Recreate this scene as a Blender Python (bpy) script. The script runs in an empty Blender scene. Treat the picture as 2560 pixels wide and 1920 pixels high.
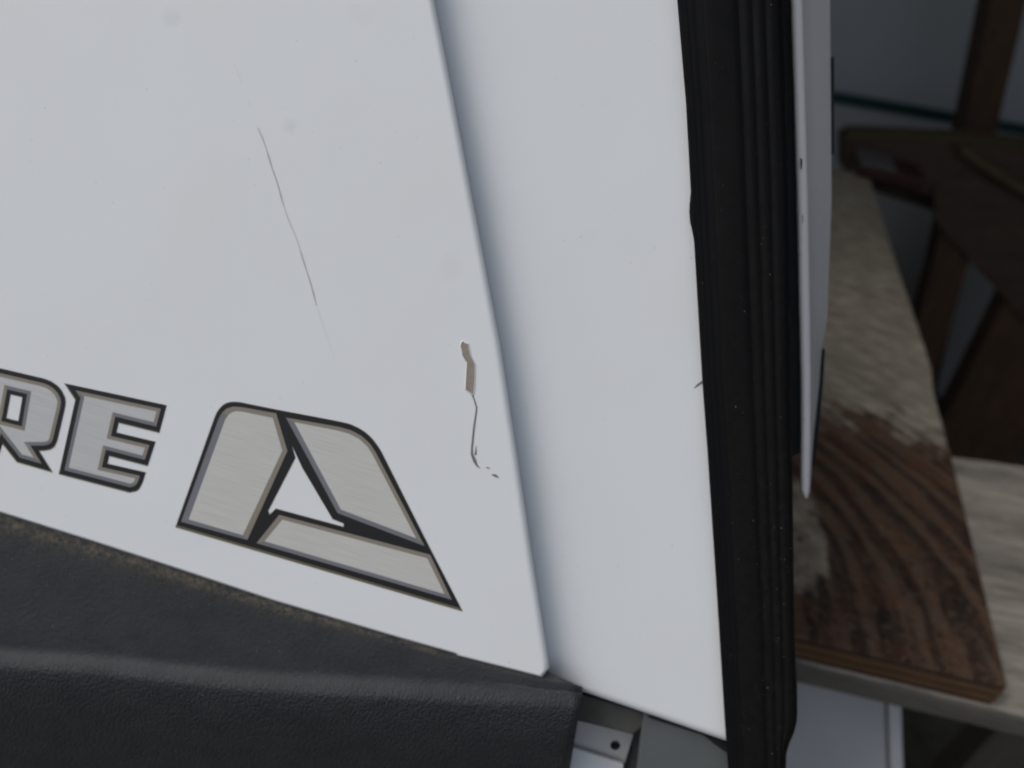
import bpy, math, random
import numpy as np
from mathutils import Vector, Matrix
from mathutils.geometry import tessellate_polygon
random.seed(7)
S = bpy.context.scene
COL = S.collection
# ------------------------------------------------------------------ camera
F = 2217.0                                    # focal length in photo pixels (2560 wide)
PITCH, ROLL = math.radians(38), math.radians(12)
CAM = Vector((0, 0, 1.35))
fw = Vector((0, math.cos(PITCH), -math.sin(PITCH)))
r0 = Vector((1, 0, 0)); u0 = r0.cross(fw)
CR = math.cos(ROLL) * r0 + math.sin(ROLL) * u0
CU = -math.sin(ROLL) * r0 + math.cos(ROLL) * u0
cd = bpy.data.cameras.new('camera'); cam = bpy.data.objects.new('camera', cd); COL.objects.link(cam)
cd.sensor_width = 36; cd.lens = 36 * F / 2560
cd.clip_start = 0.01; cd.clip_end = 500
cam.matrix_world = Matrix.Translation(CAM) @ Matrix((CR, CU, -fw)).transposed().to_4x4()
D0 = 0.443
cd.dof.use_dof = True; cd.dof.focus_distance = .385; cd.dof.aperture_fstop = 5.6; cd.dof.aperture_blades = 7
S.camera = cam
# ------------------------------------------------------------------ sky and sun
w = bpy.data.worlds.new('World'); S.world = w; w.use_nodes = True
nt = w.node_tree; bg = nt.nodes['Background']
sky = nt.nodes.new('ShaderNodeTexSky'); sky.sky_type = 'NISHITA'; sky.sun_disc = False
SUN_EL, SUN_AZ = math.radians(50), math.radians(-102)      # azimuth from +Y, clockwise: left and behind the camera
sky.sun_elevation = SUN_EL; sky.sun_rotation = SUN_AZ
sky.air_density = 1.0; sky.dust_density = 3.5; sky.ozone_density = 1.0
hs = nt.nodes.new('ShaderNodeHueSaturation'); hs.inputs['Saturation'].default_value = .55      # thin overcast: most of the blue is gone
nt.links.new(sky.outputs[0], hs.inputs['Color']); nt.links.new(hs.outputs[0], bg.inputs[0]); bg.inputs[1].default_value = 0.125
sd = bpy.data.lights.new('sun', 'SUN'); sd.energy = 0.85; sd.angle = math.radians(30); sd.color = (1, 0.98, 0.95)
so = bpy.data.objects.new('sun', sd); COL.objects.link(so); so.location = (-4, -3, 6)
sdir = Vector((math.sin(SUN_AZ) * math.cos(SUN_EL), math.cos(SUN_AZ) * math.cos(SUN_EL), math.sin(SUN_EL)))
so.rotation_euler = sdir.to_track_quat('Z', 'Y').to_euler()
S.view_settings.view_transform = 'Standard'; S.view_settings.look = 'None'
S.view_settings.exposure = 0.0; S.view_settings.gamma = 1.0
# ------------------------------------------------------------------ measuring helpers
TILT = math.radians(10)
PN = (-math.cos(TILT) * fw - math.sin(TILT) * u0).normalized()  # normal of the panel (a little steeper than the view)
PN = (PN - 0.05 * CR).normalized()
P0 = CAM + fw * D0
def ray(px, py): return CR * ((px - 1280) / F) + CU * (-(py - 960) / F) + fw
def V(px, py, wd=0.0):                        # on the plane wd metres in front of the outer panel's face
    d = ray(px, py); q = P0 + PN * wd
    return CAM + d * ((q - CAM).dot(PN) / d.dot(PN))
def H(px, py, z):                             # on a level plane
    d = ray(px, py); return CAM + d * ((z - CAM.z) / d.z)
def W(px, py, y):                             # on an upright plane facing the camera
    d = ray(px, py); return CAM + d * ((y - CAM.y) / d.y)
# ------------------------------------------------------------------ object helpers
def tag(o, label=None, cat=None, group=None, kind=None):
    if label: o['label'] = label
    if cat: o['category'] = cat
    if group: o['group'] = group
    if kind: o['kind'] = kind
    return o
def empty(name, loc, label, cat, group=None):
    o = bpy.data.objects.new(name, None); COL.objects.link(o); o.location = loc; o.empty_display_size = .05
    return tag(o, label, cat, group)
def base(o):
    return Vector((0, 0, 0)) if o is None else o.location + base(o.parent)
def obj(name, verts, faces, mats, parent=None, fm=None, smooth=True, attrs=None, origin=None):
    b = base(parent)
    if parent is None and origin is not None: b = Vector(origin)
    me = bpy.data.meshes.new(name)
    me.from_pydata([tuple(Vector(v) - b) for v in verts], [], faces)
    for m in (mats if isinstance(mats, (list, tuple)) else [mats]): me.materials.append(m)
    if fm is not None: me.polygons.foreach_set('material_index', fm)
    me.polygons.foreach_set('use_smooth', [smooth] * len(me.polygons))
    for k, vals in (attrs or {}).items():
        a = me.attributes.new(k, 'FLOAT', 'POINT'); a.data.foreach_set('value', vals)
    me.update()
    o = bpy.data.objects.new(name, me); COL.objects.link(o)
    if parent is not None: o.parent = parent
    elif origin is not None: o.location = b
    return o
def area2(p): return sum(p[i][0] * p[(i + 1) % len(p)][1] - p[(i + 1) % len(p)][0] * p[i][1] for i in range(len(p)))
def inset(p, d):                              # mitred inset; d one number or one per edge i -> i+1
    n = len(p); dd = d if isinstance(d, (list, tuple)) else [d] * n
    sg = 1 if area2(p) > 0 else -1
    out = []
    E = []
    for i in range(n):
        a, b = np.array(p[i], float), np.array(p[(i + 1) % n], float)
        t = (b - a) / (np.linalg.norm(b - a) + 1e-9); E.append((a, t, np.array([-t[1], t[0]]) * sg))
    for i in range(n):
        a0, t0, n0 = E[i - 1]; a1, t1, n1 = E[i]
        A = np.array([n0, n1]); rhs = np.array([n0 @ a0 + dd[i - 1], n1 @ a1 + dd[i]])
        if abs(np.linalg.det(A)) < 0.05: q = np.array(p[i], float) + n1 * dd[i]
        else:
            q = np.linalg.solve(A, rhs); lim = 3.5 * max(abs(dd[i]), abs(dd[i - 1]), 1e-6); v = q - np.array(p[i])
            if np.linalg.norm(v) > lim: q = np.array(p[i]) + v / np.linalg.norm(v) * lim
        out.append(tuple(q))
    return out
def fill(loops):                              # triangles over [outer, hole, ...] given in pixels
    return tessellate_polygon([[Vector((x, y, 0)) for x, y in l] for l in loops])
def densify(p, step=60):
    out = []
    for i in range(len(p)):
        a, b = p[i], p[(i + 1) % len(p)]
        k = max(1, int(math.hypot(b[0] - a[0], b[1] - a[1]) / step))
        for j in range(k): out.append((a[0] + (b[0] - a[0]) * j / k, a[1] + (b[1] - a[1]) * j / k))
    return out
def spline(pts, step=12):                     # open Catmull-Rom through points
    out = []
    n = len(pts)
    for i in range(n - 1):
        p = [np.array(pts[max(0, min(n - 1, i + j))], float) for j in (-1, 0, 1, 2)]
        k = max(1, int(np.linalg.norm(p[2] - p[1]) / step))
        for j in range(k):
            t = j / k
            out.append(tuple(.5 * (2 * p[1] + (p[2] - p[0]) * t + (2 * p[0] - 5 * p[1] + 4 * p[2] - p[3]) * t * t + (3 * p[1] - p[0] - 3 * p[2] + p[3]) * t ** 3)))
    out.append(tuple(map(float, pts[-1])))
    return out
def solid(name, poly, wf, thick, rad, mat, parent, seg=6):
    n = len(poly); rl = rad if isinstance(rad, (list, tuple)) else [rad] * n
    R = max(rl) * D0 / F
    rings = [[V(x, y, wf - thick) for x, y in poly]]
    for k in range(seg + 1):
        a = math.pi / 2 * k / seg
        q = inset(poly, [r * (1 - math.cos(a)) for r in rl])
        rings.append([V(x, y, wf - R * (1 - math.sin(a))) for x, y in q])
    last = inset(poly, [r + 2 for r in rl]); rings.append([V(x, y, wf) for x, y in last])
    vs = [v for r in rings for v in r]; fs = []
    for k in range(len(rings) - 1):
        for i in range(n):
            j = (i + 1) % n; fs.append((k * n + i, k * n + j, (k + 1) * n + j, (k + 1) * n + i))
    o = (len(rings) - 1) * n
    for t in fill([last]): fs.append(tuple(o + i for i in t))
    for t in fill([poly]): fs.append(tuple(t))
    if area2(poly) > 0: fs = [f[::-1] for f in fs]
    ob = obj(name, vs, fs, mat, parent); fixn(ob); return ob
def fixn(o):
    import bmesh
    bm = bmesh.new(); bm.from_mesh(o.data); bmesh.ops.recalc_face_normals(bm, faces=bm.faces); bm.to_mesh(o.data); bm.free()
def prism(name, top, down, mat, parent=None, bev=0.0015, origin=None):   # polygon of world points swept by vector down
    n = len(top); vs = list(top) + [p + down for p in top]
    fs = [tuple(range(n)), tuple(range(2 * n - 1, n - 1, -1))] + [(i, i + n, (i + 1) % n + n, (i + 1) % n) for i in range(n)]
    o = obj(name, vs, fs, mat, parent, smooth=False, origin=origin); fixn(o)
    if bev:
        m = o.modifiers.new('bevel', 'BEVEL'); m.width = bev; m.segments = 2; m.limit_method = 'ANGLE'
    return o
# ------------------------------------------------------------------ materials
def mat(name, color, rough=.5, spec=.5):
    m = bpy.data.materials.new(name); m.use_nodes = True
    b = m.node_tree.nodes['Principled BSDF']
    b.inputs['Base Color'].default_value = (*color, 1); b.inputs['Roughness'].default_value = rough
    b.inputs['Specular IOR Level'].default_value = spec
    return m, m.node_tree, b
def N(t, kind, **kw):
    n = t.nodes.new(kind)
    for k, v in kw.items():
        if k in n.inputs: n.inputs[k].default_value = v
        else: setattr(n, k, v)
    return n
def noise(t, scale, detail=4, rough=.55, vec=None):
    n = N(t, 'ShaderNodeTexNoise'); n.inputs['Scale'].default_value = scale; n.inputs['Detail'].default_value = detail
    n.inputs['Roughness'].default_value = rough
    if vec is None: vec = coords(t)
    t.links.new(vec, n.inputs['Vector']); return n.outputs['Fac']
def coords(t, scale=None):
    c = N(t, 'ShaderNodeTexCoord').outputs['Object']
    if scale:
        mp = N(t, 'ShaderNodeMapping'); mp.inputs['Scale'].default_value = scale; t.links.new(c, mp.inputs['Vector']); c = mp.outputs[0]
    return c
def ramp(t, fac, stops):
    r = N(t, 'ShaderNodeValToRGB'); e = r.color_ramp.elements
    while len(e) < len(stops): e.new(.5)
    for i, (p, c) in enumerate(stops): e[i].position = p; e[i].color = (*(c if isinstance(c, tuple) else (c,) * 3), 1)
    t.links.new(fac, r.inputs[0]); return r.outputs[0]
def mix(t, fac, a, b, typ='MIX'):
    m = N(t, 'ShaderNodeMix'); m.data_type = 'RGBA'; m.blend_type = typ
    for s, v in ((m.inputs[0], fac), (m.inputs[6], a), (m.inputs[7], b)):
        if hasattr(v, 'is_linked'): t.links.new(v, s)
        else: s.default_value = v if isinstance(v, float) else (*v, 1)
    return m.outputs[2]
def mth(t, op, a, b=0.0):
    m = N(t, 'ShaderNodeMath', operation=op)
    for s, v in ((m.inputs[0], a), (m.inputs[1], b)):
        if hasattr(v, 'is_linked'): t.links.new(v, s)
        else: s.default_value = v
    return m.outputs[0]
def attr(t, name):
    a = N(t, 'ShaderNodeAttribute'); a.attribute_name = name; return a.outputs['Fac']
def bump(t, b, height, strength, dist):
    n = N(t, 'ShaderNodeBump'); n.inputs['Strength'].default_value = strength; n.inputs['Distance'].default_value = dist
    t.links.new(height, n.inputs['Height']); t.links.new(n.outputs[0], b.inputs['Normal'])
def specks(t, scale, size, density):          # small round dots scattered at random
    v = N(t, 'ShaderNodeTexVoronoi'); v.inputs['Scale'].default_value = scale; t.links.new(coords(t), v.inputs['Vector'])
    near = ramp(t, v.outputs['Distance'], [(size * .5, 1.0), (size, 0.0)])
    sep = N(t, 'ShaderNodeSeparateColor'); t.links.new(v.outputs['Color'], sep.inputs[0])
    return mth(t, 'MULTIPLY', near, mth(t, 'GREATER_THAN', sep.outputs[0], 1 - density))

def white_paint(name, tone=(.77, .795, .81), dirt=.16):
    m, t, b = mat(name, tone, .42, .4)
    c = mix(t, ramp(t, noise(t, 14, 5), [(.35, 0.0), (.7, .22)]), tone, (.69, .69, .67))
    c = mix(t, mth(t, 'MULTIPLY', specks(t, 200, .13, .10), dirt), c, (.16, .15, .14))
    c = mix(t, mth(t, 'MULTIPLY', specks(t, 90, .07, .10), dirt * 1.2), c, (.2, .17, .12))
    # soft thumb smudges
    v = ramp(t, noise(t, 22, 1), [(.70, 0.0), (.80, .16)])
    c = mix(t, v, c, (.50, .51, .54))
    t.links.new(c, b.inputs['Base Color'])
    t.links.new(ramp(t, noise(t, 9, 5), [(.3, .30), (.7, .46)]), b.inputs['Roughness'])
    bump(t, b, mth(t, 'ADD', mth(t, 'MULTIPLY', noise(t, 900, 2), .02), noise(t, 7, 2)), .12, .006)
    return m
M_WHITE = white_paint('white_paint')
M_WHITE2 = white_paint('white_paint_inner', (.76, .785, .80), .18)
M_FLANGE = white_paint('white_flange_paint', (.74, .735, .72), .5)
m, t, b = mat('black_trim_plastic', (.03, .031, .033), .62, .35); M_TRIM = m
g = attr(t, 'grain'); d = attr(t, 'dirt')
ne = noise(t, 420, 6, .75); nd = noise(t, 140, 4)
dm = mth(t, 'MULTIPLY', ramp(t, mth(t, 'ADD', ne, mth(t, 'MULTIPLY', nd, .45)), [(.62, 0.0), (.86, 1.0)]), d)
c = mix(t, ramp(t, noise(t, 60, 5), [(.3, 0.0), (.7, 1.0)]), (.027, .029, .0325), (.037, .0395, .043))
c = mix(t, mth(t, 'MULTIPLY', dm, .75), c, (.17, .142, .09))
c = mix(t, mth(t, 'MULTIPLY', specks(t, 330, .12, .14), .7), c, (.24, .23, .21))
t.links.new(c, b.inputs['Base Color'])
gv = N(t, 'ShaderNodeMapping'); gv.inputs['Rotation'].default_value = (0, math.radians(38), 0); gv.inputs['Scale'].default_value = (1.25, 1, .72); t.links.new(coords(t), gv.inputs['Vector'])
vo = N(t, 'ShaderNodeTexVoronoi'); vo.inputs['Scale'].default_value = 680; t.links.new(gv.outputs[0], vo.inputs['Vector'])
h = mth(t, 'ADD', mth(t, 'MULTIPLY', ramp(t, vo.outputs['Distance'], [(.1, 1.0), (.75, 0.0)]), mth(t, 'ADD', mth(t, 'MULTIPLY', g, .9), .10)), mth(t, 'MULTIPLY', noise(t, 380, 3, .6), .6))
bump(t, b, h, .72, .001)

m, t, b = mat('black_rubber', (.010, .010, .011), .62, .12); M_RUBBER = m
dusty = mth(t, 'MULTIPLY', attr(t, 'dust_sheen'), ramp(t, noise(t, 240, 6, .8), [(.42, 0.0), (.75, 1.0)]))
c = mix(t, mth(t, 'MULTIPLY', attr(t, 'dust_sheen'), .75), (.0035, .0038, .005), (.0064, .0061, .0056))  # left strip bluer, middle browner: reflections painted into the rubber colour
c = mix(t, mth(t, 'MULTIPLY', dusty, .6), c, (.017, .0155, .013))
c = mix(t, mth(t, 'MULTIPLY', specks(t, 260, .10, .07), .7), c, (.30, .27, .22))
c = mix(t, mth(t, 'MULTIPLY', specks(t, 520, .13, .09), mth(t, 'MULTIPLY', attr(t, 'dust_sheen'), .9)), c, (.22, .19, .15))
t.links.new(c, b.inputs['Base Color'])
t.links.new(ramp(t, noise(t, 80, 4), [(.3, .5), (.7, .75)]), b.inputs['Roughness'])
bump(t, b, noise(t, 600, 4), .2, .0006)

M_BLK, t, b = mat('decal_black', (.014, .014, .016), .4, .4)
M_OLIVE, t, b = mat('decal_gold_edge', (.15, .13, .07), .4, .4)
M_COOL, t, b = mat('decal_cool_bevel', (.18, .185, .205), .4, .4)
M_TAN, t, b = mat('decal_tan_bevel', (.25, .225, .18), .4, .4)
def brushed(name, col):
    m, t, b = mat(name, col, .38, .4)
    # brush lines run along the decal's baseline
    ca, sa = math.cos(math.radians(16)), math.sin(math.radians(16))
    along = CR * ca - CU * sa; up = PN.cross(along).normalized()
    c0 = N(t, 'ShaderNodeTexCoord').outputs['Object']
    def dot(v):
        n = N(t, 'ShaderNodeVectorMath', operation='DOT_PRODUCT'); t.links.new(c0, n.inputs[0]); n.inputs[1].default_value = v; return n.outputs['Value']
    cb = N(t, 'ShaderNodeCombineXYZ'); t.links.new(mth(t, 'MULTIPLY', dot(along), 40), cb.inputs[0]); t.links.new(mth(t, 'MULTIPLY', dot(up), 1500), cb.inputs[1])
    n = N(t, 'ShaderNodeTexNoise'); n.inputs['Scale'].default_value = 1; n.inputs['Detail'].default_value = 3; t.links.new(cb.outputs[0], n.inputs['Vector'])
    t.links.new(mix(t, ramp(t, n.outputs['Fac'], [(.25, 0.0), (.75, 1.0)]), tuple(x * .88 for x in col), tuple(x * 1.07 for x in col)), b.inputs['Base Color'])
    return m
M_FILL = brushed('decal_brushed_silver', (.575, .572, .545))
M_FILL2 = brushed('decal_letter_silver', (.53, .535, .535))
M_CHIP, t, b = mat('bare_primer', (.30, .28, .25), .8, .2)
t.links.new(mix(t, ramp(t, noise(t, 500, 4), [(.3, 0.0), (.7, 1.0)]), (.33, .29, .235), (.26, .228, .185)), b.inputs['Base Color'])
M_CRACK, t, b = mat('crack_line', (.20, .195, .19), .8, .2)
M_SCR, t, b = mat('scratch_mark', (.5, .5, .5), .7, .2)
t.links.new(mix(t, ramp(t, mth(t, 'ADD', mth(t, 'MULTIPLY', noise(t, 160, 4), .6), mth(t, 'MULTIPLY', attr(t, 'fade'), .7)), [(.3, 0.0), (1.0, .55)]), (.76, .76, .77), (.25, .25, .25)), b.inputs['Base Color'])
M_BRACKET, t, b = mat('grey_bracket_paint', (.50, .51, .51), .5, .4)
t.links.new(mix(t, ramp(t, noise(t, 90, 5), [(.3, 0.0), (.8, .5)]), (.62, .62, .61), (.50, .49, .46)), b.inputs['Base Color'])
M_SIDE, t, b = mat('grey_green_panel', (.22, .245, .245), .45, .4)
t.links.new(mix(t, ramp(t, noise(t, 60, 5), [(.3, 0.0), (.8, .5)]), (.11, .122, .122), (.085, .093, .092)), b.inputs['Base Color'])
M_DARK, t, b = mat('dark_gap', (.02, .02, .02), .8, .2)
t.links.new(mix(t, ramp(t, noise(t, 90, 5), [(.3, 0.0), (.8, .8)]), (.014, .016, .018), (.03, .028, .024)), b.inputs['Base Color'])
M_BODY_BLOCKER, t, b = mat('body_blocker_paint', (.10, .105, .11), .6, .3)
t.links.new(mix(t, ramp(t, noise(t, 20, 5), [(.3, 0.0), (.8, .8)]), (.10, .105, .11), (.06, .06, .058)), b.inputs['Base Color'])
M_UNDER, t, b = mat('shaded_underside', (.16, .16, .14), .8, .2)  # shade of the gap under the inner panel put into this colour
t.links.new(mix(t, ramp(t, noise(t, 120, 5), [(.3, 0.0), (.8, .8)]), (.085, .088, .08), (.062, .062, .052)), b.inputs['Base Color'])

# ================================================================== THE VEHICLE
veh = empty('vehicle_body', V(1000, 2000, -.06), 'white vehicle body corner with overlapping panels, silver decals and a black rubber edge', 'vehicle')
# outer panel -------------------------------------------------------
right = [(1010, -420), (1048, -200), (1085, 0), (1130, 230), (1170, 440), (1210, 650), (1250, 860), (1290, 1120), (1333, 1410), (1371, 1652)]
corner = [(1374, 1668), (1355, 1693)]
bottom = [(1300, 1679), (1143, 1639), (1139, 1634), (995, 1594), (678, 1500), (452, 1425), (230, 1353), (0, 1281), (-500, 1115)]
poly = right + corner + bottom + [(-500, -420)]
rad = []
for i in range(len(poly)):
    a, b_ = poly[i], poly[(i + 1) % len(poly)]
    rad.append(17 if i < len(right) else (8 if i < len(right) + len(corner) - 1 else 4))
rad[-1] = rad[-2] = 4
outer = solid('outer_panel', poly, 0.0, .0155, rad, M_WHITE, veh, 8)
tag(outer, 'front white panel with chipped paint and a long scratch')
t = M_WHITE.node_tree; b = t.nodes['Principled BSDF']; src = b.inputs['Base Color'].links[0].from_socket
for px_, py_, rad_ in ((430, 45, .0075), (725, 315, .006)):    # faint thumb marks
    dn_ = N(t, 'ShaderNodeVectorMath', operation='DISTANCE'); t.links.new(N(t, 'ShaderNodeTexCoord').outputs['Object'], dn_.inputs[0]); dn_.inputs[1].default_value = V(px_, py_, 0) - veh.location
    q_ = mth(t, 'ADD', mth(t, 'MULTIPLY', dn_.outputs['Value'], 1 / rad_), mth(t, 'MULTIPLY', noise(t, 260, 4), .5))
    src = mix(t, ramp(t, q_, [(.55, .16), (1.0, 0.0)]), src, (.46, .48, .53))
t.links.new(src, b.inputs['Base Color'])
# decals --------------------------------------------------------------
L = .00012
def ringfaces(a, bq, wd, cool, tan, vs, fs, fm):
    n = len(a); o = len(vs); sg = 1 if area2(a) > 0 else -1
    vs += [V(x, y, wd) for x, y in a] + [V(x, y, wd) for x, y in bq]
    for i in range(n):
        j = (i + 1) % n
        tx, ty = a[j][0] - a[i][0], a[j][1] - a[i][1]
        nx, ny = ty * sg, -tx * sg                      # outward in picture axes (y down)
        l = math.hypot(nx, ny) + 1e-9; nx /= l; ny /= l
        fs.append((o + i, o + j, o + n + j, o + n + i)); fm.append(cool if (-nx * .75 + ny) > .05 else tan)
def sheet(loops, wd, mi, vs, fs, fm):
    o = len(vs); vs += [V(x, y, wd) for l in loops for x, y in l]
    for tr in fill(loops): fs.append(tuple(o + i for i in tr)); fm.append(mi)
def out_edges(p, side, down):                 # outline a little larger, most on edges that face down
    n = len(p); sg = 1 if area2(p) > 0 else -1; d = []
    for i in range(n):
        tx, ty = p[(i + 1) % n][0] - p[i][0], p[(i + 1) % n][1] - p[i][1]; l = math.hypot(tx, ty) + 1e-9
        d.append(-(down if -tx * sg / l > .5 else side))
    return inset(p, d)
def face_cam(o):                              # flat sheets look towards the camera
    me = o.data; n = PN
    bad = [p.index for p in me.polygons if p.normal.dot(n) < 0]
    for i in bad: me.polygons[i].flip()
    me.update()
MATS = [M_BLK, M_OLIVE, M_COOL, M_TAN, M_FILL, M_FILL2]
def letter(outer_p, holes, dark, bev, parent):
    vs, fs, fm = [], [], []
    sheet([out_edges(outer_p, 1.0, 3.0)] + holes, L, 1, vs, fs, fm)
    sheet([outer_p] + [inset(h_, -1.2) for h_ in holes], 2 * L, 0, vs, fs, fm)
    a = inset(outer_p, dark); b2 = inset(outer_p, dark + bev)
    ha = [inset(h_, -dark) for h_ in holes]; hb = [inset(h_, -dark - bev) for h_ in holes]
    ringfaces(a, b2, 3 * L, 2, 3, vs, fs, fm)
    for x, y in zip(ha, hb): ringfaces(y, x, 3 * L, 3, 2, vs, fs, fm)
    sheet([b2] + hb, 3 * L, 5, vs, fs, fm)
    o = obj('letter_decal', vs, fs, MATS, parent, fm, smooth=False); face_cam(o); return o
z1 = lambda q: [(x / 3.456, 880 + y / 3.456) for x, y in q]
Eo = z1([(568, 275), (1437, 462), (1375, 690), (1024, 603), (1003, 697), (1340, 777), (1275, 977), (942, 890), (925, 966), (1257, 1042), (1228, 1130), (1208, 1168), (1175, 1195), (1120, 1207), (512, 1048), (655, 405)])
Ro = z1([(-330, 70), (0, 143), (380, 232), (440, 255), (492, 290), (532, 335), (560, 395), (565, 440), (557, 490), (492, 765), (472, 808), (430, 836), (375, 846), (330, 846), (445, 1030), (150, 945), (22, 782), (-18, 905), (-330, 830), (-205, 230)])
Rh = z1([(92, 368), (192, 392), (157, 596), (55, 570)])
e1 = letter(Ro, [Rh], 11, 9, outer); tag(e1, 'silver letter R cut by the left edge of the photo')
e2 = letter(Eo, [], 11, 9, outer); tag(e2, 'silver letter E in a black outline')
# emblem
z2 = lambda q: [(420 + x / 2.765, 960 + y / 2.765) for x, y in q]
Ao = z2([(60, 975)] + spline([(320, 245), (345, 190), (382, 148), (430, 128), (492, 128)], 14) + spline([(760, 182), (1180, 262), (1280, 290), (1360, 335), (1420, 392), (1470, 465)], 30) + [(1800, 1120), (2022, 1550)])
Ah = z2([(857, 428), (930, 585), (1137, 935), (1212, 965), (1213, 986), (745, 860), (703, 900), (694, 876), (882, 510)])
vs, fs, fm = [], [], []
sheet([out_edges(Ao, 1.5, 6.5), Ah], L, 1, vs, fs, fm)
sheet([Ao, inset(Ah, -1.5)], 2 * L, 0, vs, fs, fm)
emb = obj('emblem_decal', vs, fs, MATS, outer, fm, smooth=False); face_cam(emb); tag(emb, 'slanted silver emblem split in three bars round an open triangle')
panels = [([(90, 952), (348, 245), (372, 200), (405, 170), (450, 156), (510, 160), (748, 203), (825, 463), (548, 1078)],
           [(143, 936), (395, 248), (415, 217), (440, 197), (470, 188), (515, 192), (724, 234), (790, 460), (517, 1045)]),
          ([(815, 232), (1180, 296), (1270, 322), (1340, 360), (1398, 415), (1437, 475), (1773, 1120), (1172, 892)],
           [(873, 264), (1170, 322), (1250, 344), (1318, 378), (1375, 430), (1412, 485), (1715, 1066), (1196, 868)]),
          ([(768, 905), (1812, 1180), (1962, 1492), (612, 1100)],
           [(790, 938), (1792, 1205), (1912, 1452), (668, 1087)])]
for a, b2 in panels:
    vs, fs, fm = [], [], []
    a, b2 = z2(a), z2(b2)
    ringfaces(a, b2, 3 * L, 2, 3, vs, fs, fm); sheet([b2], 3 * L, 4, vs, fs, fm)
    o = obj('brushed_bar', vs, fs, MATS, veh, fm, smooth=False); face_cam(o)
    o.parent = emb if False else veh
# paint chip, crack and scratch -----------------------------------------
z8 = lambda q: [(1040 + x / 3.607, 780 + y / 3.607) for x, y in q]
def strip(pts, wid, wd):
    vs, fs = [], []
    n = len(pts)
    for i, (x, y) in enumerate(pts):
        a, b2 = pts[max(0, i - 1)], pts[min(n - 1, i + 1)]
        l = math.hypot(b2[0] - a[0], b2[1] - a[1]) + 1e-9; nx, ny = -(b2[1] - a[1]) / l, (b2[0] - a[0]) / l
        h_ = wid[i] / 2; vs += [V(x - nx * h_, y - ny * h_, wd), V(x + nx * h_, y + ny * h_, wd)]
        if i: fs.append((2 * i - 2, 2 * i - 1, 2 * i + 1, 2 * i))
    return vs, fs
chip = z8([(403, 305), (412, 275), (425, 268), (440, 282), (470, 290), (478, 340), (492, 395), (512, 435), (530, 472), (529, 600), (524, 695), (516, 738), (497, 735), (470, 712), (449, 698), (455, 580), (462, 455), (440, 425), (420, 388), (415, 345)])
vs, fs, fm = [], [], []
sheet([chip], L, 0, vs, fs, fm)
pl = z8([(503, 730), (528, 800), (547, 862), (538, 940), (524, 1030), (512, 1150), (504, 1230), (506, 1285), (528, 1340), (550, 1385), (580, 1412)])
sv, sf = strip(pl, [5, 3.6, 4.2, 4.4, 4.8, 5.2, 5, 6.5, 9, 5, 1], 1.2 * L); o_ = len(vs)
vs += sv; fs += [tuple(o_ + i for i in f) for f in sf]; fm += [1] * len(sf)
for q, wd_ in ((z8([(535, 1290), (542, 1240), (540, 1205)]), [6, 3, .6]), (z8([(630, 1405), (648, 1403), (670, 1418)]), [1, 3.5, 1]), (z8([(682, 1466), (715, 1475), (746, 1494)]), [1.5, 7, 2.5])):
    sv, sf = strip(q, wd_, 1.4 * L); o_ = len(vs); vs += sv; fs += [tuple(o_ + i for i in f) for f in sf]; fm += [1] * len(sf)
big = inset(chip, -3.2); o_ = len(vs); n = len(chip)
vs += [V(x, y, .00003) for x, y in big] + [V(x, y, .00042) for x, y in inset(chip, -.8)] + [V(x, y, L) for x, y in chip]
for q_ in (0, n):
    for i in range(n):
        j = (i + 1) % n; fs.append((o_ + q_ + i, o_ + q_ + j, o_ + q_ + n + j, o_ + q_ + n + i)); fm.append(2)
chipo = obj('paint_chip', vs, fs, [M_CHIP, M_CRACK, M_WHITE], outer, fm, smooth=False); face_cam(chipo)
zs = lambda q: [(500 + x / 2.074, 100 + y / 2.074) for x, y in q]
sp = zs([(300, 455), (322, 505), (345, 570), (372, 660), (400, 740), (420, 812), (440, 880), (468, 955), (500, 1030), (527, 1115), (552, 1195), (580, 1285), (604, 1378)])
sp = spline(sp, 14); n = len(sp)
vs, fs = strip(sp, [1.8 + 3.2 * (.5 + .5 * math.sin(i * 1.7) * math.sin(i * .41)) * (1 if i < n - 2 else .5) for i in range(n)], L)
fade = []
for i in range(n): fade += [.35 + .65 * abs(math.sin(i / n * 5.2 + .4))] * 2
k0 = len(vs)
for q in (zs([(178, 125), (195, 170), (214, 220)]), zs([(250, 310), (256, 332), (262, 350)]), zs([(610, 1400), (655, 1530), (700, 1660)])):
    sv, sf = strip(q, [1.2] * 3, L); o_ = len(vs); vs += sv; fs += [tuple(o_ + i for i in f) for f in sf]; fade += [.12] * len(sv)
scro = obj('scratch', vs, fs, M_SCR, outer, smooth=False, attrs={'fade': fade}); face_cam(scro)
# inner panel ---------------------------------------------------------
WI = -.0165
inner = solid('inner_panel', [(-450, -400), (1790, -400), (1800, 0), (1830, 900), (1850, 1868), (1815, 1852), (1640, 1791), (1455, 1728), (1372, 1697), (900, 1560), (-450, 1180)], WI, .004, 15, M_WHITE2, veh, 5)
tag(inner, 'set back white panel between the front panel and the rubber edge')
sc_ = obj('scuff_mark', [V(x, y, WI + .0001) for x, y in ((1734, 972), (1741, 962), (1757, 950), (1759, 957), (1745, 966))], [(0, 1, 2, 3, 4)], M_CRACK, inner, smooth=False); face_cam(sc_)
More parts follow.
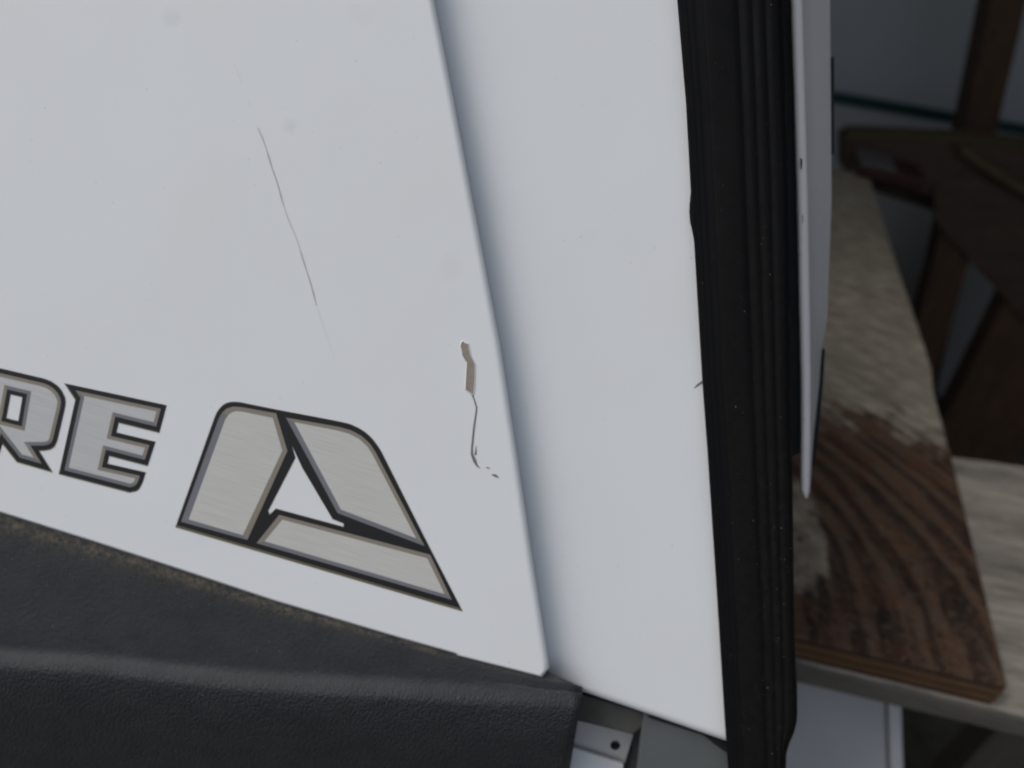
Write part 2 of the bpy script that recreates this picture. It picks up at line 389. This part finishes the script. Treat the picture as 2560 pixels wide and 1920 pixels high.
# rubber seal -----------------------------------------------------------
LY = [-400, 0, 260, 480, 509, 530, 555, 580, 602, 960, 1134, 1500, 1807, 1920, 2300]
LX = [1662, 1693, 1715, 1727, 1724, 1723, 1725, 1731, 1735, 1756, 1769, 1793, 1812, 1820, 1845]
LY2 = LY[:3] + LY[8:]; LX2 = LX[:3] + LX[8:]
RY = [-400, 0, 500, 960, 1216, 1500, 1635, 1714, 1780, 1805, 1830, 1860, 1885, 1920, 2300]
RX = [1945, 1958, 1972, 1977, 1982, 1985, 1988, 1993, 1993.5, 1992, 1986, 1973, 1966, 1965, 1962]
prof = [(0, -.0160), (0, -.0130), (.012, -.0078), (.03, -.0074), (.045, -.0078), (.06, -.0073), (.085, -.0073), (.10, -.0079), (.115, -.0072), (.15, -.0070), (.165, -.0076), (.18, -.0069), (.225, -.0066), (.235, -.0060), (.245, -.0032),
        (.27, -.0026), (.33, -.0018), (.42, -.0014), (.50, -.0020), (.555, -.0030), (.575, -.0062), (.60, -.0064), (.615, -.0040), (.65, -.0030), (.69, -.0034), (.71, -.0060), (.73, -.0064), (.745, -.0046), (.78, -.0040), (.815, -.0048),
        (.83, -.0075), (.85, -.0078), (.862, -.0062), (.90, -.0066), (.94, -.0085), (.97, -.0120), (1.0, -.0190), (1.0, -.034), (.96, -.05), (.5, -.05)]
vs, fs, du = [], [], []
ys = list(np.arange(-400, 2301, 20.0)); ys = sorted(set(ys) | set(LY[3:9]) | set(RY[6:14])); npf = len(prof)
for i, y in enumerate(ys):
    lx = float(np.interp(y, LY, LX)); rx = float(np.interp(y, RY, RX))
    rb = float(np.interp(y, [-400, 1635, 2300], [1945, 1988, 1990]))
    for s, wd in prof:
        rx = float(np.interp(y, RY, RX)); k_ = min(1, max(0, (s - .72) / .26)); rx = rb + (rx - rb) * k_ * k_ * (3 - 2 * k_)
        lx2 = lx + (float(np.interp(y, LY2, LX2)) - lx) * min(1, s / .05)
        wd = -.0115 + (wd + .0060) * (.34 if wd > -.014 else 1)
        s2 = s + (.0015 * math.sin(y * .006 + s * 5)) * (0 < s < 1) * min(1, s * 6)
        wd += .00015 * math.sin(y * .007 + s * 9) * (0 < s < .95)
        vs.append(V(lx2 + (rx - lx2) * min(.999, max(0, s2)) if s < 1 else rx, y, wd)); du.append(min(1, max(.05, (.25 if s < .24 else .8) * np.interp(y, [0, 900, 1920], [.35, .8, 1.5]))))
    if i:
        for k in range(npf - 1): fs.append(((i - 1) * npf + k, (i - 1) * npf + k + 1, i * npf + k + 1, i * npf + k))
seal = obj('rubber_seal', vs, fs, M_RUBBER, veh, attrs={'dust_sheen': du}); fixn(seal)
tag(seal, 'black ribbed rubber edge strip with dusty specks')
# lower trim --------------------------------------------------------------
pan = [(-500, 1115), (0, 1281), (230, 1353), (452, 1425), (678, 1500), (995, 1594), (1142, 1639), (1345, 1692), (1395, 1700)]
top = [(-500, 1065), (0, 1231), (230, 1303), (452, 1375), (678, 1450), (995, 1544), (1142, 1589), (1335, 1652), (1376, 1682), (1453, 1717)]
rid = [(-500, 1600), (0, 1645), (271, 1664), (452, 1685), (678, 1705), (995, 1722), (1226, 1736), (1380, 1742), (1456, 1744)]
low = [(-500, 2000), (0, 1970), (500, 1980), (1000, 1985), (1420, 1960)]
bot = [(-500, 2500), (0, 2500), (1000, 2500), (1380, 2300)]
def yat(line, x): return float(np.interp(x, [p[0] for p in line], [p[1] for p in line]))
pan_s = spline(pan, 20); top_s = spline(top, 20); rid_s = spline(rid, 20)
XR = 1456
nc = 150; vs, fs, gr, di = [], [], [], []
def lip(t_):
    k = min(1, max(0, (t_ + 34) / 66)); return -.0020 + 0.0062 * (k * k * (3 - 2 * k)) - max(0, t_ - 22) ** 1.5 * 1.1e-5
rows = [('top', 0, -.004), ('pan', 0, -.0030), ('pan', .03, -.0028), ('pan', .06, -.0026), ('pan', .10, -.0024), ('pan', .16, -.0022), ('pan', .28, -.0021), ('pan', .42, -.0020), ('pan', .55, -.0020)]
rows += [('rid', t_, lip(t_)) for t_ in (-40, -34, -28, -22, -16, -10, -4, 2, 8, 14, 20, 26, 32, 40, 52, 70, 95, 130, 180, 260, 380, 560)]
for r, (kind, o_, wd) in enumerate(rows):
    for c in range(nc + 3):
        tt = min(1.0, c / nc); x = -500 + (XR + 500) * tt
        if kind == 'top':
            y = yat(top_s, x)
        else:
            yp = max(yat(pan_s, min(x, 1395)), yat(top_s, x) + (1 if x > 1360 else 0)); yr = max(yat(rid_s, x), yp + 6)
            y = yp + (yr - yp) * o_ if kind == 'pan' else max(yr + o_, yp + (yr - yp) * .56 + (o_ + 40) * .05)
            rise = min(1.0, (yr - yp) / 150)
        # the right end leans in towards the bottom
        xr = x
        if y > 1733: xr = x - (y - 1733) * .165 * max(0, (x - 1000) / 456) ** 2
        ww = wd if kind == 'top' else (-.0022 + (wd + .0022) * (.45 + .55 * rise) if wd > -.0022 else wd)
        e = (XR - x) / 26.0
        if e < 1: ww = wd - .006 * (1 - e) ** 2
        if c == nc + 1: ww = wd - .012
        if c == nc + 2: ww = -.05
        vs.append(V(xr, y, ww)); 
        gr.append(0.06 if kind != 'rid' else min(1, max(.06, .2 + o_ / 45))); di.append({('top', 0): .5, ('pan', 0): .55, ('pan', .03): .75, ('pan', .06): .9, ('pan', .10): .55, ('pan', .16): .12, ('pan', .28): .0}.get((kind, o_), 0.0) * (1 if x < 1130 else .35))
nn = nc + 3
for r in range(len(rows) - 1):
    for c in range(nn - 1): fs.append((r * nn + c, r * nn + c + 1, (r + 1) * nn + c + 1, (r + 1) * nn + c))
trim = obj('lower_trim', vs, fs, M_TRIM, veh, attrs={'grain': gr, 'dirt': di})
if trim.data.polygons[len(fs) // 2].normal.dot(PN) < 0: trim.data.flip_normals()
tag(trim, 'black grained plastic trim under the white panels')
# brackets seen under the inner panel ------------------------------------------
z4 = lambda q: [(1000 + x / 2.212, 1480 + y / 2.212) for x, y in q]
def slab(name, q, wd, th, m, parent, bev=.0008):
    return prism(name, [V(x, y, wd) for x, y in q], -PN * th, m, parent, bev)
o = slab('underside_rail', z4([(850, 520), (1415, 690), (1400, 702), (1287, 790), (880, 690)]), -.0275, .02, M_UNDER, veh)
# plate with a drilled hole
pq = z4([(900, 668), (1290, 790), (1240, 952), (1100, 909), (860, 836)])
hc = z4([(1190, 848)])[0]
hl = [(hc[0] + 12.5 * math.cos(a), hc[1] + 12.0 * math.sin(a)) for a in np.linspace(0, 2 * math.pi, 18, endpoint=False)]
vs = [V(x, y, -.050) for x, y in pq + hl] + [V(x, y, -.053) for x, y in pq + hl]; n0 = len(pq); n1 = len(hl); n = n0 + n1
tr = fill([pq, hl]); fs = [tuple(t_) for t_ in tr] + [tuple(i + n for i in t_[::-1]) for t_ in tr]
fs += [(i, (i + 1) % n0, (i + 1) % n0 + n, i + n) for i in range(n0)] + [(n0 + i, n0 + (i + 1) % n1, n0 + (i + 1) % n1 + n, n0 + i + n) for i in range(n1)]
br = obj('mounting_bracket', vs, fs, M_BRACKET, veh, smooth=False); fixn(br); tag(br, 'pale bracket plate with a drilled hole')
slab('bracket_backing', z4([(860, 760), (1280, 880), (1240, 1100), (860, 1000)]), -.0545, .004, M_UNDER, veh)
slab('bracket_lip', z4([(880, 842), (965, 866), (1237, 952), (1225, 1180), (880, 1180)]), -.045, .003, M_WHITE2, veh)
slab('gap_filler', z4([(1270, 700), (1400, 700), (1330, 1180), (1200, 1180)]), -.062, .012, M_SIDE, veh)
slab('side_panel', z4([(1350, 640), (1382, 700), (1700, 800), (1800, 840), (1900, 880), (1900, 1180), (1290, 1180)]), -.0250, .006, M_SIDE, veh)
slab('side_panel_edge', z4([(1660, 782), (1830, 840), (1830, 905), (1790, 880), (1740, 845), (1700, 812)]), -.0240, .001, M_DARK, veh)
o = slab('body_blocker', [(-2500, -800), (1640, -800), (1790, 1000), (1825, 3600), (-2500, 3600)], -.115, .22, M_BODY_BLOCKER, veh, .004)  # hidden slab behind the panels, added to block light on the table
# white flange behind the seal --------------------------------------------------
YY = [-400, 0, 250, 500, 800, 880, 960, 1090, 1160, 1200, 1228, 1246]
A = [1958, 1976, 1984, 1991, 1997, 1999, 2001, 2001, 2000, 2000, 2000, 2012]
Bx = [1990, 2007, 2014, 2021, 2026, 2027, 2028, 2027, 2026, 2025, 2024, 2019]
Cx = [2072, 2075, 2077, 2079, 2068, 2053, 2048, 2034, 2029, 2027, 2025, 2020]
vs, fs = [], []
yl = sorted(set(list(np.arange(-400, 1246, 25.0)) + YY[7:])); cols = 11
for i, y in enumerate(yl):
    a, b2, c = (float(np.interp(y, YY, q)) for q in (A, Bx, Cx))
    y2 = y + 1.0
    pts = [(a, -.090), (a, -.0560), (a + (b2 - a) * .08, -.0538), (a + (b2 - a) * .25, -.0525), (a + (b2 - a) * .55, -.0520), (a + (b2 - a) * .82, -.0528), (b2 - .6, -.0545), (b2 + .4, -.058), (b2 + (c - b2) * .4, -.075), (b2 + (c - b2) * .8, -.095), (c, -.105)]
    vs += [V(x, y, wd) for x, wd in pts]
    if i:
        for k in range(cols - 1): fs.append(((i - 1) * cols + k, (i - 1) * cols + k + 1, i * cols + k + 1, i * cols + k))
fs.append(tuple(range((len(yl) - 1) * cols, len(yl) * cols)))
fl = obj('side_flange', vs, fs, M_FLANGE, veh); fixn(fl); tag(fl, 'white folded flange with a pointed lower end behind the rubber edge')
for q in ([(2066, 150), (2086, 140), (2086, 385), (2074, 390)], [(2046, 880), (2063, 872), (2058, 960), (2046, 1090), (2036, 1170), (2029, 1160)]):
    slab('gasket_strip', q, -.1055, .004, M_DARK, fl, .0004)
slab('edge_gasket', [(1900, -400), (1985, -400), (2004, 500), (2008, 960), (2006, 1130), (1985, 1140), (1900, 1140)], -.0575, .03, M_DARK, veh)
for f_ in ((2003, 410, 4.5, 15), (2007, 548, 1.4, 14)):
    x, y, hw, hh = f_
    q = [(x - hw * .5, y - hh), (x + hw * .5, y - hh * .8), (x + hw * .6, y), (x + hw * .1, y + hh), (x - hw * .4, y + hh * .6)]
    vs = [V(px, py, -.0510) for px, py in q]
    o = obj('flange_chip', vs, [tuple(range(5))], M_DARK, fl, smooth=False); face_cam(o)

# ================================================================== SURROUNDINGS
def wood(name, c1, c2, c3, ax=(1, 8, 8), scale=9, rough=.75):
    m, t, b = mat(name, c1, rough, .3)
    cc = coords(t, ax)
    n1 = noise(t, scale, 6, .6, cc); n2 = noise(t, scale * 6, 4, .6, cc)
    c = mix(t, ramp(t, n1, [(.32, 0.0), (.68, 1.0)]), c1, c2)
    c = mix(t, ramp(t, n2, [(.52, 0.0), (.74, .8)]), c, c3)
    t.links.new(c, b.inputs['Base Color']); bump(t, b, n2, .5, .003)
    return m
ZT = 0.75
ply_top = ZT + .027
# frame of the plywood board: origin at its near right corner, x to the right along the near edge, y along its length
B = H(2519, 1716, ply_top); A_ = H(1990, 1590, ply_top)
ex = (B - A_).normalized(); ey = Vector((-ex.y, ex.x, 0)); rotz = math.atan2(ex.y, ex.x)
def loc(p): q = p - B; return (q.dot(ex), q.dot(ey))
m, t, b = mat('stained_plywood', (.2, .15, .1), .75, .3); M_PLY = m
co = N(t, 'ShaderNodeTexCoord').outputs['Object']; se = N(t, 'ShaderNodeSeparateXYZ'); t.links.new(co, se.inputs[0])
X, Y = se.outputs[0], se.outputs[1]
# sweeping grain: lines run along the board and bow to the left further off
sh = mth(t, 'MULTIPLY', mth(t, 'POWER', mth(t, 'MAXIMUM', mth(t, 'SUBTRACT', Y, .03), 0.0), 2.0), 2.1)
gx = mth(t, 'ADD', X, sh)
cb = N(t, 'ShaderNodeCombineXYZ'); t.links.new(gx, cb.inputs[0]); t.links.new(mth(t, 'MULTIPLY', Y, .22), cb.inputs[1])
wv = N(t, 'ShaderNodeTexWave'); wv.wave_type = 'BANDS'; wv.bands_direction = 'X'; wv.inputs['Scale'].default_value = 9; wv.inputs['Distortion'].default_value = 8.5; wv.inputs['Detail'].default_value = 5; wv.inputs['Detail Scale'].default_value = 2.6; wv.inputs['Detail Roughness'].default_value = .65
t.links.new(cb.outputs[0], wv.inputs['Vector'])
fine = N(t, 'ShaderNodeTexNoise'); fine.inputs['Scale'].default_value = 70; fine.inputs['Detail'].default_value = 6; t.links.new(cb.outputs[0], fine.inputs['Vector'])
dark = mix(t, ramp(t, wv.outputs['Fac'], [(.2, 0.0), (.9, 1.0)]), (.108, .066, .043), (.017, .0105, .008))
dark = mix(t, ramp(t, noise(t, 26, 6, .65, co), [(.45, 0.0), (.7, .75)]), dark, (.115, .042, .018))
dark = mix(t, ramp(t, noise(t, 55, 6, .7, co), [(.58, 0.0), (.74, .7)]), dark, (.20, .165, .12))
# far part: bare weathered face with small cross ripples
cp = N(t, 'ShaderNodeMapping'); cp.inputs['Scale'].default_value = (14, 34, 1); cp.inputs['Rotation'].default_value = (0, 0, .5); t.links.new(co, cp.inputs['Vector'])
rp = N(t, 'ShaderNodeTexNoise'); rp.inputs['Scale'].default_value = 2.6; rp.inputs['Detail'].default_value = 6; t.links.new(cp.outputs[0], rp.inputs['Vector'])
pale = mix(t, ramp(t, rp.outputs['Fac'], [(.36, 0.0), (.66, 1.0)]), (.26, .232, .175), (.46, .415, .325))
pale = mix(t, ramp(t, noise(t, 9, 4, .6, co), [(.5, 0.0), (.75, .5)]), pale, (.2, .16, .12))
edge = mth(t, 'ADD', mth(t, 'MULTIPLY', mth(t, 'SUBTRACT', noise(t, 22, 5, .65, co), .5), .20), mth(t, 'MULTIPLY', mth(t, 'SUBTRACT', wv.outputs['Fac'], .5), .035))
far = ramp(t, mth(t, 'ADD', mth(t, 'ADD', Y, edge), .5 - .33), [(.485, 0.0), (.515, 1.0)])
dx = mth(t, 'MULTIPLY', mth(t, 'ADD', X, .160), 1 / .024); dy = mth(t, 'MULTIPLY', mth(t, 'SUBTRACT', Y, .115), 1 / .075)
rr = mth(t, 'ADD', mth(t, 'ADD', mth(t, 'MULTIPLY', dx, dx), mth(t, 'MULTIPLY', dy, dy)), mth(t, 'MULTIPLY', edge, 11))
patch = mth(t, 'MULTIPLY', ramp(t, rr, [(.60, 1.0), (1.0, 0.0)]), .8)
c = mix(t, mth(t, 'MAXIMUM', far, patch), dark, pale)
c = mix(t, ramp(t, fine.outputs['Fac'], [(.4, 0.0), (.75, .45)]), c, (.10, .075, .055))
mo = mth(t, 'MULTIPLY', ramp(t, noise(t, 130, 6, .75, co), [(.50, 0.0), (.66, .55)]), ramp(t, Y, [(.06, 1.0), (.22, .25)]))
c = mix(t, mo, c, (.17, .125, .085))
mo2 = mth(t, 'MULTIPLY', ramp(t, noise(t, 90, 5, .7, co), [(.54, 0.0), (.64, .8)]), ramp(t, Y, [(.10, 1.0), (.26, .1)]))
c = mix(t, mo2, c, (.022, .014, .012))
c = mix(t, mth(t, 'MULTIPLY', specks(t, 70, .07, .15), .8), c, (.45, .42, .38))
t.links.new(c, b.inputs['Base Color']); bump(t, b, wv.outputs['Fac'], .25, .003)

outline = [H(2519, 1716, ply_top), H(2430, 1350, ply_top), H(2378, 1140, ply_top), H(2335, 985, ply_top), H(2329, 925, ply_top), H(2312, 868, ply_top), H(2235, 640, ply_top), H(2172, 440, ply_top)]
farL = H(2172, 440, ply_top) - ex * .62
nearL = A_ - ex * .34
outline += [farL, nearL]
lo = [Vector((*loc(p), 0)) for p in outline]
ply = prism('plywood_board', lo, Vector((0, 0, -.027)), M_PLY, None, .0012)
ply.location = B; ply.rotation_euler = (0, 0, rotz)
tag(ply, 'weathered plywood board with a dark stained near end lying on the pale plank', 'board')
# plies on the near edge; the lowest dark one paints in the shadow underneath
M_PE = wood('plywood_layer', (.16, .088, .04), (.115, .062, .03), (.055, .032, .018), (6, 40, 40), 6)
M_PE2 = wood('plywood_layer_dark', (.07, .04, .022), (.05, .03, .018), (.03, .02, .012), (6, 40, 40), 6)
for zz, hh, mm, pr in ((-.0026, .0036, M_PE2, .0006), (-.0066, .0068, M_PE, .0016), (-.0138, .0016, M_PE2, .0011), (-.0158, .0062, M_PE, .0018), (-.0224, .0045, M_PE2, .0007)):
    q = [Vector((-.57, -pr, zz)), Vector((-.001, -pr, zz)), Vector((-.001, .002, zz)), Vector((-.57, .002, zz))]
    o = prism('ply_layer', q, Vector((0, 0, -hh)), mm, None, .0003); o.parent = ply
# pale plank: table top across
M_PLANK = wood('pale_plank', (.50, .445, .37), (.33, .30, .255), (.13, .115, .10), (1.0, 22, 22), 7)
t = M_PLANK.node_tree; b = t.nodes['Principled BSDF']; src = b.inputs['Base Color'].links[0].from_socket
st = ramp(t, noise(t, 5, 6, .7, coords(t, (1, 5, 5))), [(.46, 0.0), (.66, .8)])
c = mix(t, st, src, (.12, .11, .098))
c = mix(t, ramp(t, noise(t, 60, 4, .6, coords(t, (.25, 6, 6))), [(.60, 0.0), (.66, .7)]), c, (.06, .05, .042))
t.links.new(c, b.inputs['Base Color'])
PL = H(2380, 1140, ZT); PR = H(2560, 1165, ZT)
nb = Vector((ex.y, -ex.x, 0)); FA = Vector((A_.x, A_.y, ZT)) + nb * .004; FB = Vector((B.x, B.y, ZT)) + nb * .004 + ex * .02
fd = (FB - FA).normalized(); pd = (PR - PL).normalized()
table = empty('work_table', (FB.x, FB.y + .1, 0), 'pale grey wooden work table whose thick plank carries the plywood board', 'table')
q = [FA - fd * .3, FB + fd * .35, PR + pd * .35, PL - pd * .62]
tp = prism('tabletop_plank', q, Vector((0, 0, -.020)), M_PLANK, table, .002)
M_EDGE_SHADE = wood('plank_edge_shade', (.15, .14, .12), (.11, .10, .085), (.06, .055, .045), (1.2, 13, 13), 8)
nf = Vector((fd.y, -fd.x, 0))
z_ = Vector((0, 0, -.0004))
eb = prism('edge_shade_strip', [FA - fd * .3 + nf * .004 + z_, FB + fd * .35 + nf * .004 + z_, FB + fd * .35 + nf * .0003 + z_, FA - fd * .3 + nf * .0003 + z_], Vector((0, 0, -.021)), M_EDGE_SHADE, table, .001)  # dark strip: shade of the plank's front face put in as colour
# legs reach the ground
M_LEG = wood('table_leg_wood', (.20, .175, .15), (.15, .13, .11), (.1, .085, .07), (10, 10, 1.2), 8)
lg = W(2516, 1830, FB.y + .035)
for k, (lx, ly) in enumerate(((lg.x + .16, lg.y), (lg.x + .20, PR.y - .10), (FA.x - .17, FA.y + .06))):
    prism('leg', [Vector((lx, ly, ZT - .020)), Vector((lx + .07, ly, ZT - .020)), Vector((lx + .07, ly + .045, ZT - .020)), Vector((lx, ly + .045, ZT - .020))], Vector((0, 0, -(ZT - .020))), M_LEG, table, .002)
# white box under the table
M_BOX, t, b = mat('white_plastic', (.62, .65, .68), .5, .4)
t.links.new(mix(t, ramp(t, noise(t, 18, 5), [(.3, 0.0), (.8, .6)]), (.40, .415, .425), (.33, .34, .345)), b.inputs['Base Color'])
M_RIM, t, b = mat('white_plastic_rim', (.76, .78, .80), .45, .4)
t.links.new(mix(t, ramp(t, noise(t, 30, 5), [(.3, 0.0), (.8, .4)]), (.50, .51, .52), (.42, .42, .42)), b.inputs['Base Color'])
def lean(px, py): return V(px, py, WB)
WB = -.345
e0, e1 = lean(2215, 1760), lean(2222, 1960)
dn = (e1 - e0); dn = dn / abs(dn.z)                                # down along the sheet's right edge
tpR = e0 - dn * (e0.z - (ZT - .024)) * -1
tpR = e0 + dn * (e0.z - (ZT - .024))
btR = e0 + dn * e0.z
lx_ = PN.cross(dn).normalized(); lx_ = lx_ if lx_.x > 0 else -lx_
lx_ = Vector((lx_.x, lx_.y, 0)).normalized()
rimw = (lean(2256, 1800) - lean(2217, 1800)).length
box = empty('leaning_panel', (btR + lx_ * -.2), 'white plastic panel with a raised right rim leaning under the pale plank', 'panel')
prism('panel_sheet', [tpR - lx_ * .42, tpR, btR, btR - lx_ * .42], -PN * .012, M_BOX, box, .003)
prism('rim', [tpR + lx_ * .0005 + PN * .006, tpR + lx_ * rimw + PN * .006, btR + lx_ * rimw + PN * .006, btR + lx_ * .0005 + PN * .006], -PN * .022, M_RIM, box, .003)
# small dark red block on the board's far corner
M_RED, t, b = mat('dark_red_paint', (.075, .022, .018), .5, .4)
t.links.new(mix(t, ramp(t, noise(t, 40, 5), [(.3, 0.0), (.8, .7)]), (.045, .012, .010), (.022, .008, .007)), b.inputs['Base Color'])
M_PALE, t, b = mat('pale_label', (.45, .45, .44), .6, .3)
t.links.new(mix(t, ramp(t, noise(t, 60, 5), [(.3, 0.0), (.8, .5)]), (.10, .098, .095), (.07, .068, .065)), b.inputs['Base Color'])
p0 = H(2182, 452, ply_top)
blk = empty('small_block', p0, 'small dark red block with a pale top at the far corner of the plywood', 'block')
prism('block_body', [p0 + ex * a + ey * c_ + Vector((0, 0, .022)) for a, c_ in ((-.03, 0), (.085, 0), (.085, .07), (-.03, .07))], Vector((0, 0, -.022)), M_RED, blk, .004)
prism('cap', [p0 + ex * a + ey * c_ + Vector((0, 0, .030)) for a, c_ in ((-.033, -.003), (.03, -.003), (.03, .06), (-.033, .06))], Vector((0, 0, -.0075)), M_PALE, blk, .003)

# the shed: wall, trim, post, plus added unseen roof and side walls that shade it ------------------------------------
gy = H(2440, 1010, 0).y
YW = gy
M_WALL, t, b = mat('grey_blue_siding', (.30, .33, .36), .6, .3)
t.links.new(mix(t, ramp(t, noise(t, 3, 6), [(.3, 0.0), (.8, .6)]), (.44, .47, .485), (.37, .395, .41)), b.inputs['Base Color'])
M_GREEN, t, b = mat('dark_green_trim', (.012, .06, .06), .5, .4)
t.links.new(mix(t, ramp(t, noise(t, 9, 5), [(.3, 0.0), (.8, .6)]), (.010, .055, .055), (.02, .045, .04)), b.inputs['Base Color'])
M_BLOCKER, t, b = mat('light_blocker_boards', (.10, .085, .07), .8, .2)
t.links.new(mix(t, ramp(t, noise(t, 4, 6), [(.3, 0.0), (.8, .6)]), (.10, .085, .07), (.06, .05, .04)), b.inputs['Base Color'])
M_BROWN = wood('brown_timber', (.10, .058, .036), (.065, .038, .024), (.02, .013, .01), (7, 7, 1.2), 7)
M_BROWN2 = wood('brown_timber_level', (.082, .055, .041), (.056, .038, .029), (.02, .014, .012), (1.2, 7, 7), 7)
M_EDGE = wood('timber_edge_highlight', (.10, .079, .042), (.07, .055, .03), (.045, .034, .02), (1.2, 7, 7), 7)  # yellowish highlight along the timber edges, painted as a paler colour
def boxw(name, x0, x1, y0, y1, z0, z1, m, parent, bev=.004, origin=None):
    return prism(name, [Vector((x0, y0, z1)), Vector((x1, y0, z1)), Vector((x1, y1, z1)), Vector((x0, y1, z1))], Vector((0, 0, z0 - z1)), m, parent, bev, origin)
shed = empty('shed', (1.2, YW, 0), 'grey blue shed wall with a dark green trim line behind the timber', 'shed')
boxw('wall', -1.3, 1.7, YW, YW + .1, 0, 2.148, M_WALL, shed)
g0 = W(2090, 240, YW); g1 = W(2560, 322, YW)
zg = (g0.z + g1.z) / 2
# trim follows the line seen: nearly level
dz = .011
vs_ = [Vector((g0.x - .9, YW - .012, g0.z + dz - (g1.z - g0.z) / (g1.x - g0.x) * .9)), Vector((g1.x + 1.2, YW - .012, g1.z + dz + (g1.z - g0.z) / (g1.x - g0.x) * 1.2))]
prism('trim_strip', [vs_[0], vs_[1], vs_[1] - Vector((0, 0, .022)), vs_[0] - Vector((0, 0, .022))], Vector((0, .011, 0)), M_GREEN, shed, .002)
boxw('blocker_roof', -1.3, 1.7, .70, YW + .2, 2.15, 2.22, M_BLOCKER, shed)  # unseen, added to keep sky light off the background
boxw('blocker_side_wall', 1.5, 1.6, -.1, YW - .002, 0, 2.148, M_BLOCKER, shed)  # unseen, added to cut sky light from the right
boxw('blocker_side_wall', -1.2, -1.1, .66, YW - .002, 0, 2.148, M_BLOCKER, shed)  # unseen, added to keep light out on the left
yp = 1.80
a0 = W(2450, 150, yp); a1 = W(2560, 150, yp); 
post_lean = (W(2403, 347, yp) - W(2478, 0, yp))
pe = W(2478, 0, yp); sl = (W(2405, 347, yp).x - pe.x) / (W(2405, 347, yp).z - pe.z)
tz = 2.148
wd_ = (W(2560, 58, yp) - W(2466, 58, yp)).length
lx0 = Vector((pe.x + sl * (0 - pe.z), yp, 0)); lx1 = Vector((pe.x + sl * (tz - pe.z), yp, tz))
post = prism('timber_post', [lx1, lx1 + Vector((wd_, 0, 0)), lx1 + Vector((wd_, .08, 0)), lx1 + Vector((0, .08, 0))], lx0 - lx1, M_BROWN, None, .005, origin=lx0)
tag(post, 'dark brown upright timber post in front of the green trim line', 'post')
# brown trestle ---------------------------------------------------------------------
yt = H(2400, 420, ZT).y
yt = 1.62
f0 = W(2140, 342, yt); f1 = W(2400, 352, yt)
tre = empty('wooden_trestle', (W(2350, 900, yt).x, yt, 0), 'dark brown wooden trestle with splayed legs beyond the plywood board', 'trestle')
def bar(name, pts, y, th, m, bev=.004):
    return prism(name, [W(px, py, y) for px, py in pts], Vector((0, th, 0)), m, tre, bev)
bar('top_rail', [(2105, 345), (2400, 357), (2560, 372), (2760, 390), (2760, 590), (2560, 545), (2320, 490), (2105, 425)], yt, .05, M_BROWN2)
bar('edge_highlight', [(2120, 337), (2400, 348), (2560, 366), (2760, 385), (2760, 396), (2560, 377), (2400, 357), (2120, 347)], yt - .004, .05, M_EDGE, .002)
bar('apron', [(2175, 470), (2420, 460), (2760, 560), (2760, 770), (2560, 690), (2440, 640), (2400, 640), (2340, 530), (2180, 480)], yt + .055, .04, M_BROWN2)
bar('brace', [(2395, 372), (2420, 372), (2580, 476), (2760, 590), (2760, 625), (2560, 492), (2420, 400)], yt - .03, .025, M_EDGE, .002)
bar('gusset', [(2420, 430), (2560, 500), (2760, 620), (2760, 860), (2560, 800), (2460, 690), (2340, 560), (2330, 470)], yt - .012, .014, M_BROWN2, .002)
def legbar(name, pts, y, m):                  # a splayed leg carried down to the ground along its own direction
    (ax, ay), (bx, by), (cx_, cy_), (dx_, dy_) = pts
    A1, B1, C1, D1 = W(ax, ay, y), W(bx, by, y), W(cx_, cy_, y), W(dx_, dy_, y)
    def down(p, q): s = p.z / (p.z - q.z); return p + (q - p) * s
    return prism(name, [A1, B1, down(B1, C1), down(A1, D1)], Vector((0, .06, 0)), m, tre, .004)
legbar('leg', [(2362, 535), (2455, 560), (2352, 900), (2290, 830)], yt + .005, M_BROWN)
legbar('leg', [(2590, 600), (2720, 640), (2560, 1110), (2425, 925)], yt + .002, M_BROWN)

# ground ------------------------------------------------------------------------------
M_GROUND, t, b = mat('dark_earth', (.05, .05, .045), .95, .1)
c = mix(t, ramp(t, noise(t, 3, 8, .65), [(.3, 0.0), (.7, 1.0)]), (.10, .095, .08), (.16, .15, .125))
c = mix(t, ramp(t, noise(t, 30, 6, .7), [(.45, 0.0), (.7, .7)]), c, (.06, .06, .045))
t.links.new(c, b.inputs['Base Color']); bump(t, b, noise(t, 40, 6), .7, .02)
vs = [(-200, -200, 0), (200, -200, 0), (200, 200, 0), (-200, 200, 0)]
gr_ = obj('ground', vs, [(0, 1, 2, 3)], M_GROUND, None, smooth=False); gr_['kind'] = 'structure'
